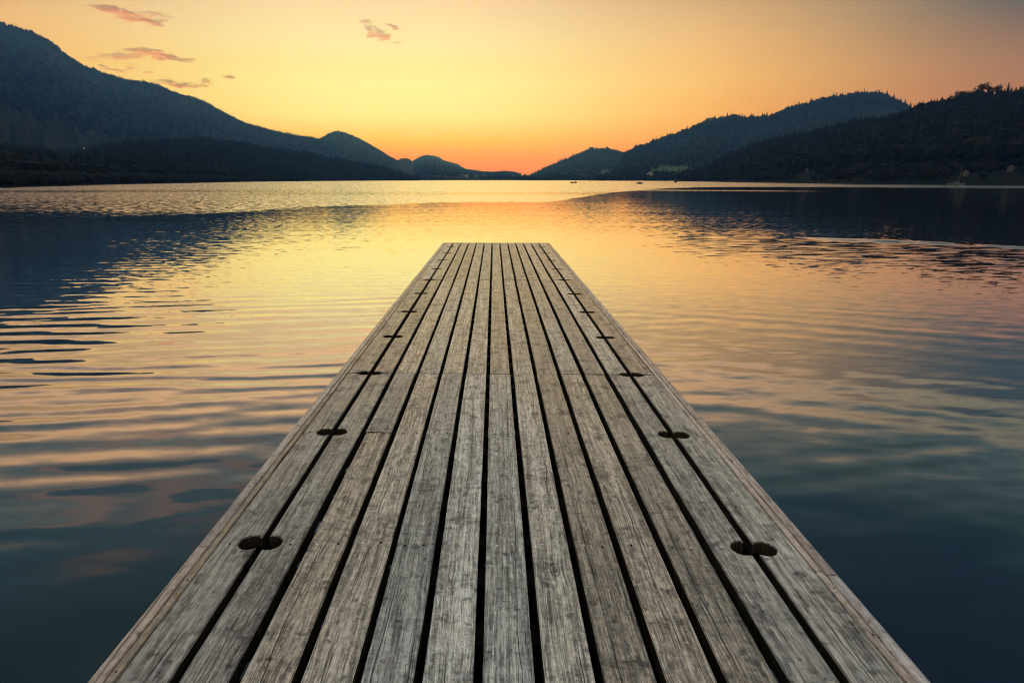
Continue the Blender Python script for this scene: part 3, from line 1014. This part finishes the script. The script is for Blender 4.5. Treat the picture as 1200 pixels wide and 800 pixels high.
def rowing_boat(px, r_, L, turn, label, group=None, oars=True):
    p, rz = at_water(px, r_)
    root = empty('rowing_boat', p, rz + turn)
    root.scale = (1.1, 1.1, 1.3)
    tag(root, label, 'boat', group)
    mesh_bm('hull', hull_bm(L, 1.35, 0.42), BOATD, root, True)
    for xs in (-0.28, 0.02, 0.27):
        bm = bmesh.new(); bm_box(bm, xs * L - 0.13, xs * L + 0.13, -0.52, 0.52, 0.26, 0.295)
        mesh_bm('seat', bm, BOATD, root)
    if oars:
        for s in (-1, 1):
            bm = bmesh.new()
            bm_tube(bm, (0.1, s * 0.35, 0.62), (0.25, s * 1.75, 0.12), 0.022, 0.02, 6)
            bm_box(bm, 0.18, 0.32, s * 1.98 - 0.24, s * 1.98 + 0.24, 0.03, 0.055)
            mesh_bm('oar', bm, BOATD, root)
    return root


def person(base, rz, label, lean=0.0, arm=0.35):
    """one seated figure: a skinned body with separate hair"""
    root = empty('person', base, rz)
    tag(root, label, 'person')
    V = [(0, 0, 0.0), (0.02 + lean * 0.2, 0, 0.22), (0.03 + lean * 0.5, 0, 0.42), (0.05 + lean * .6, 0, 0.52), (0.08 + lean * .65, 0, 0.60), (0.09 + lean * .7, 0, 0.72)]
    R = [0.15, 0.13, 0.15, 0.075, 0.07, 0.10]
    E = [(0, 1), (1, 2), (2, 3), (3, 4), (4, 5)]
    for s in (-1, 1):
        b = len(V)
        V += [(0.02 + lean * 0.5, s * 0.19, 0.44), (0.10 + lean * .4, s * 0.24, 0.20), (arm, s * 0.16, 0.20), (arm + 0.09, s * 0.14, 0.21)]
        R += [0.065, 0.05, 0.035, 0.045]
        E += [(2, b), (b, b + 1), (b + 1, b + 2), (b + 2, b + 3)]
        b = len(V)
        V += [(0.06, s * 0.10, -0.02), (0.42, s * 0.13, 0.04), (0.50, s * 0.13, -0.24), (0.62, s * 0.13, -0.25)]
        R += [0.095, 0.07, 0.045, 0.04]
        E += [(0, b), (b, b + 1), (b + 1, b + 2), (b + 2, b + 3)]
    me = bpy.data.meshes.new('body')
    me.from_pydata(V, E, [])
    body = bpy.data.objects.new('body', me)
    col.objects.link(body)
    body.parent = root
    body.modifiers.new('skin', 'SKIN')
    for i, sv in enumerate(me.skin_vertices[0].data):
        sv.radius = (R[i] * 1.5, R[i] * 1.5)
        sv.use_root = (i == 0)
    sub = body.modifiers.new('sub', 'SUBSURF'); sub.levels = 1; sub.render_levels = 1
    me.materials.append(CLOTH)
    bm = bmesh.new()
    bmesh.ops.create_icosphere(bm, subdivisions=2, radius=0.115)
    for v in bm.verts:
        v.co.z *= 1.0
        if v.co.z < -0.02: v.co.x = min(v.co.x, -0.02)
        v.co += Vector((0.08 + lean * .7, 0, 0.76))
    mesh_bm('hair', bm, HAIR, root, True)
    return root


def seat_in(boat, fx, L, rzoff, label, lean=0.0):
    m = Matrix.Translation(boat.location) @ Matrix.Rotation(boat.rotation_euler.z, 4, 'Z')
    p = m @ Vector((fx * L * 1.1, 0, 0.5))
    return person(p, boat.rotation_euler.z + rzoff, label, lean)


b1 = rowing_boat(672.5, 400, 3.9, 0.35, 'dark rowing boat with two seated anglers, leftmost on the far water', oars=False)
seat_in(b1, -0.28, 3.9, 0.0, 'person in dark clothing seated at the left end of the leftmost rowing boat')
seat_in(b1, 0.27, 3.9, math.pi, 'person in dark clothing seated at the right end of the leftmost rowing boat')
b2 = rowing_boat(750, 330, 3.7, -0.9, 'dark rowing boat with one rower, middle of the three and nearest', oars=True)
seat_in(b2, 0.02, 3.7, math.pi, 'person in dark clothing rowing the middle boat, leaning forward', 0.25)
b3 = rowing_boat(792, 480, 3.2, 1.2, 'smallest dark rowing boat, rightmost and farthest, seen nearly end on', oars=False)
seat_in(b3, 0.02, 3.2, 0.0, 'person in dark clothing seated in the farthest rowing boat')

p, rz = at_water(1121, 300)
sb = empty('sailboat', p, rz + 0.12)
tag(sb, 'small pale sailboat with bare mast moored by the right shore', 'sailboat')
mesh_bm('hull', hull_bm(5.4, 1.9, 0.62, False, 0.16), BOATW, sb, True)
mesh_bm('deck', deck_bm(5.4, 1.9, 0.62, 0.16), BOATW, sb)
bm = bmesh.new(); bm_box(bm, -0.5, 1.1, -0.5, 0.5, 0.58, 0.98)
bmesh.ops.bevel(bm, geom=bm.edges[:], offset=0.08, segments=2, affect='EDGES')
cb = mesh_bm('cabin', bm, BOATW, sb)
for s in (-1, 1):
    bm = bmesh.new(); bm_box(bm, -0.2, 0.7, s * 0.505 - 0.01, s * 0.505 + 0.01, 0.76, 0.88)
    mesh_bm('window', bm, GLASS, cb)
bm = bmesh.new(); bm_tube(bm, (0.75, 0, 0.6), (0.72, 0, 7.4), 0.07, 0.045, 8); mesh_bm('mast', bm, SPAR, sb)
bm = bmesh.new(); bm_tube(bm, (0.74, 0, 1.35), (-1.7, 0, 1.30), 0.045, 0.035, 8); mesh_bm('boom', bm, SPAR, sb)
bm = bmesh.new(); bm_tube(bm, (0.62, 0, 1.45), (-1.55, 0, 1.40), 0.13, 0.07, 8); mesh_bm('furled_sail', bm, CANVAS, sb)
for q in ((2.6, 0, 0.75), (-2.5, 0, 0.7), (0.5, 0.85, 0.62), (0.5, -0.85, 0.62)):
    bm = bmesh.new(); bm_tube(bm, q, (0.72, 0, 7.3), 0.012, 0.012, 5); mesh_bm('stay', bm, SPAR, sb)
bm = bmesh.new(); bm_box(bm, -2.85, -2.72, -0.02, 0.02, -0.3, 0.7); mesh_bm('rudder', bm, BOATW, sb)

# ------------------------------------------------------------------ the dock
PITCHW = 0.19
GAP0 = -0.990
NEAR_Y, FAR_Y = -1.6, 14.77
HOLE = 1.167
# camera depth 1094/dy -> ground distance
hole_y0 = 2.237
hole_rows = [hole_y0 + HOLE * k for k in range(-3, 11)]
hole_rows = [v for v in hole_rows if NEAR_Y + 0.3 < v < FAR_Y - 0.35]
seams = [hole_y0 + HOLE * 2, hole_y0 + HOLE * 6]
TH = 0.058
dock = empty('dock', (0, 0, 0))
tag(dock, 'long weathered grey plank dock reaching out over the calm lake', 'dock')
gaps = [GAP0 + PITCHW * i for i in range(12)]
edgesx = [(-1.170, gaps[0])] + [(gaps[i], gaps[i + 1]) for i in range(11)] + [(gaps[11], 1.285)]
rd = random.Random(31)
screw_rows_drawn = 0


def hole_side(x, ys, sgn, off_):
    """points of a round bite of radius ~5 cm cut into a plank edge; edge at x, plank lies towards sgn"""
    r_ = 0.050
    cx = x + sgn * off_
    pts = []
    a0 = math.acos(off_ / r_)
    n = 16
    for k in range(n + 1):
        th = -(math.pi - a0) + 2 * (math.pi - a0) * k / n
        pts.append((cx + sgn * r_ * math.cos(th), ys + r_ * 1.0 * math.sin(th)))
    return pts


def plank(i, y0, y1, holes):
    gl = 0.0155 + rd.uniform(-0.002, 0.002)
    xl, xr = edgesx[i]
    if i > 0: xl += gl
    xr = xr - gl if i < 12 else xr
    if i == 0: xr = edgesx[0][1] - gl
    off = rd.uniform(-0.0015, 0.0015)
    xl += off; xr += off
    ph = rd.random() * 10
    cx, cy = (xl + xr) / 2, (y0 + y1) / 2
    lefthole = i in (1, 12)
    righthole = i in (0, 11)

    def walk(xe, holes_here, sgn):
        pts = []
        y = y0
        hs = sorted(h for h in holes if y0 - 0.06 < h < y1 + 0.06) if holes_here else []
        ys = list(np.arange(y0, y1, 0.05)) + [y1]
        out = []
        for yy in ys:
            if any(abs(yy - h) < 0.052 for h in hs): continue
            wv = float(vnoise(np.array([yy * 1.3 + ph * 7 + sgn * 3]), np.array([ph]))[0]) * 0.004 + float(vnoise(np.array([yy * 9.0 + ph * 3 + sgn]), np.array([ph]))[0]) * 0.002
            out.append((yy, (xe + wv, yy)))
        straight = [q for yy, q in out]
        res = []
        k = 0
        for h in hs + [1e9]:
            while k < len(straight) and straight[k][1] < h:
                res.append(straight[k]); k += 1
            if h < 1e8:
                arc = hole_side(xe, h, sgn, 0.036 if i in (0, 12) else 0.020)
                arc = [q for q in arc if y0 <= q[1] <= y1]
                # a seam through the hole keeps only the half that belongs to this board
                res += arc
        return res

    L = walk(xl, lefthole, 1)
    R_ = walk(xr, righthole, -1)
    outline = R_ + list(reversed(L))
    # drop near-duplicate points
    o2 = []
    for q in outline:
        if not o2 or math.hypot(q[0] - o2[-1][0], q[1] - o2[-1][1]) > 0.0006: o2.append(q)
    bm = bmesh.new()
    top = [bm.verts.new((q[0] - cx, q[1] - cy, 0)) for q in o2]
    f = bm.faces.new(top)
    if f.normal.z < 0: f.normal_flip()
    ext = bmesh.ops.extrude_face_region(bm, geom=[f])
    nv_ = [e for e in ext['geom'] if isinstance(e, bmesh.types.BMVert)]
    for v in nv_: v.co.z += 0
    # the extruded copy stays as the top, the first face goes down
    for v in nv_: v.co.z = 0
    for v in top: v.co.z = -TH
    bm.normal_update()
    topf = [fc for fc in bm.faces if len(fc.verts) > 4 and fc.calc_center_median().z > -0.001]
    te = [e for e in topf[0].edges] if topf else []
    try:
        bmesh.ops.bevel(bm, geom=te, offset=0.0035, segments=2, affect='EDGES', clamp_overlap=True)
    except Exception:
        pass
    bmesh.ops.triangulate(bm, faces=[fc for fc in bm.faces if len(fc.verts) > 4])
    bmesh.ops.recalc_face_normals(bm, faces=bm.faces)
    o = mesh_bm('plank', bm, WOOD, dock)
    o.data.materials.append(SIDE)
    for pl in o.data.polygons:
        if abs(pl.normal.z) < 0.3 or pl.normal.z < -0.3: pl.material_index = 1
    dz_ = rd.uniform(-0.002, 0.002)
    o.location = (cx, cy, DECK + dz_)
    o.rotation_euler = (0, rd.uniform(-0.006, 0.006), rd.uniform(-0.0004, 0.0004))
    # screws at every bearer, close enough to be seen
    for h in holes:
        if not (y0 < h < y1 or abs(h - y0) < 0.02 or abs(h - y1) < 0.02): continue
        if h > 5.0 or h < 1.0: continue
        if h in seams:
            offs = [0.035 if h - y0 < 0.03 else -0.035]
        else:
            offs = [0.0]
        for fx in (0.25, 0.75):
            if lefthole and fx < 0.5 or righthole and fx > 0.5: continue
            for oy in offs:
                bright = rd.random() < 0.45
                bm = bmesh.new()
                sxp = xl + (xr - xl) * (fx + rd.uniform(-0.06, 0.06)) - cx
                syp = h + oy + rd.uniform(-0.014, 0.014) - cy
                bm_tube(bm, (sxp, syp, -0.01), (sxp, syp, 0.0010 if bright else 0.0005), 0.0066, 0.0058, 12)
                mesh_bm('screw', bm, STEEL if bright else HOLE_STEEL, o)
    return o


for i in range(13):
    cuts = [NEAR_Y, seams[0], seams[1], FAR_Y - 0.03]
    if i == 2: cuts.insert(1, hole_y0 + HOLE + 0.0)
    for a, b in zip(cuts, cuts[1:]):
        plank(i, a + 0.002, b - 0.002, hole_rows)

# edge trims on both sides, the end board and the frame below
def strip(name, x0, x1, y0, y1, z0, z1, mat, bev=0.003, seg_y=0.25, amp=0.0015):
    bm = bmesh.new()
    cx, cy = (x0 + x1) / 2, (y0 + y1) / 2
    n = max(2, int((y1 - y0) / seg_y))
    rows = []
    for k in range(n + 1):
        yy = y0 + (y1 - y0) * k / n
        j = amp * math.sin(yy * 3.1 + x0 * 9) + amp * 0.6 * math.sin(yy * 11.0)
        rows.append([bm.verts.new((x0 - cx + j, yy - cy, z0 - z1)), bm.verts.new((x1 - cx + j, yy - cy, z0 - z1)), bm.verts.new((x1 - cx + j, yy - cy, 0)), bm.verts.new((x0 - cx + j, yy - cy, 0))])
    for a, b in zip(rows, rows[1:]):
        for k in range(4):
            m_ = (k + 1) % 4
            bm.faces.new((a[k], a[m_], b[m_], b[k]))
    bm.faces.new(rows[0]); bm.faces.new(list(reversed(rows[-1])))
    bmesh.ops.recalc_face_normals(bm, faces=bm.faces)
    ed = [e for e in bm.edges if e.is_manifold and e.calc_face_angle(0) > 0.5]
    bmesh.ops.bevel(bm, geom=ed, offset=bev, segments=2, affect='EDGES')
    o = mesh_bm(name, bm, mat, dock)
    o.location = (cx, cy, z1)
    return o


XL0, XL1, XL2 = -1.254, -1.207, -1.175
XR2, XR1, XR0 = 1.290, 1.321, 1.366
trims = []
for (y0, y1) in ((NEAR_Y, 1.9), (1.9, 5.75), (5.75, 10.3), (10.3, FAR_Y - 0.005)):
    a = strip('edge_strip', XL1 + 0.002, XL2, y0 + 0.002, y1, DECK - 0.04, DECK + 0.002, EDGE_YEL)
    b = strip('edge_strip', XR2, XR1 - 0.002, y0 + 0.002, y1, DECK - 0.04, DECK + 0.001, EDGE_RED)
    trims += [a, b]
    strip('edge_board', XL0, XL1 - 0.0015, y0 + 0.30, y1 + 0.298 if y1 < FAR_Y - 1 else y1, DECK - 0.20, DECK + 0.004, EDGE_RED)
    strip('edge_board', XR1 + 0.0015, XR0, y0 + 0.16, y1 + 0.158 if y1 < FAR_Y - 1 else y1, DECK - 0.20, DECK + 0.003, EDGE_RED)
for t_ in trims:
    n = 0
    yc = t_.location.y
    half = (max(v.co.y for v in t_.data.vertices))
    yy = -half + 0.08
    while yy < half and yc + yy < 4.6:
        if yc + yy > 1.2:
            bm = bmesh.new()
            sxp = rd.uniform(-0.004, 0.004)
            bm_tube(bm, (sxp, yy, -0.01), (sxp, yy, 0.0008), 0.004, 0.004, 10)
            mesh_bm('screw', bm, HOLE_STEEL if rd.random() < 0.6 else STEEL, t_)
        yy += 0.30 + rd.uniform(-0.03, 0.03)
strip('end_board', XL0, XR0, FAR_Y, FAR_Y + 0.045, DECK - 0.20, DECK + 0.004, EDGE_YEL, seg_y=1, amp=0)
for xj in (-1.14, -0.38, 0.47, 1.22):
    bm = bmesh.new(); bm_box(bm, -0.035, 0.035, NEAR_Y, FAR_Y - 0.05, -0.16, 0)
    o = mesh_bm('stringer', bm, WET_SHADED, dock); o.location = (xj, 0, DECK - TH - 0.09)
for h in [v + o_ for v in hole_rows for o_ in (-0.13, 0.13, 0.455, 0.72)]:  # extra bearers between the rows, added to block light and keep gaps black
    if h > FAR_Y - 0.1: continue
    bm = bmesh.new(); bm_box(bm, -1.19, 1.29, -0.05, 0.05, -0.085, 0)
    o = mesh_bm('bearer', bm, WET_SHADED, dock); o.location = (0, h, DECK - TH - 0.004)
k = 0
for h in hole_rows[1::2] + [FAR_Y - 0.45]:
    for xp in (-1.02, 1.11):
        bm = bmesh.new(); bm_tube(bm, (0, 0, -2.6), (0, 0, 0), 0.085, 0.08, 16)
        o = mesh_bm('post', bm, WET_SHADED, dock, True); o.location = (xp, h + 0.14, DECK - TH - 0.1)
# steel tie bolts crossing the gap in each round cut-out
for h in hole_rows:
    if h > 9: continue
    for xg in (gaps[0], gaps[11]):
        bm = bmesh.new(); bm_tube(bm, (-0.02, 0, 0), (0.02, 0, 0), 0.008, 0.008, 8)
        bm_tube(bm, (0.0, 0, -0.05), (0.0, 0, 0.006), 0.012, 0.012, 8)
        o = mesh_bm('tie_bolt', bm, HOLE_STEEL, dock); o.location = (xg, h - 0.008, DECK - 0.05)

# ------------------------------------------------------------------ haze
m = bpy.data.materials.new('evening_haze')
m.use_nodes = True
nt = m.node_tree
nt.nodes.clear()
vo = nt.nodes.new('ShaderNodeVolumePrincipled')
vo.inputs['Color'].default_value = (*HAZE_C, 1)
vo.inputs['Absorption Color'].default_value = (1, 1, 1, 1)
vo.inputs['Density'].default_value = HAZE_D
vo.inputs['Anisotropy'].default_value = 0.5
oo = nt.nodes.new('ShaderNodeOutputMaterial')
nt.links.new(vo.outputs[0], oo.inputs['Volume'])
bm = bmesh.new()
bm_box(bm, -HAZE_R, HAZE_R, -HAZE_R, HAZE_R, -5, HAZE_TOP)
hz = mesh_bm('haze', bm, m)
tag(hz, kind='stuff')
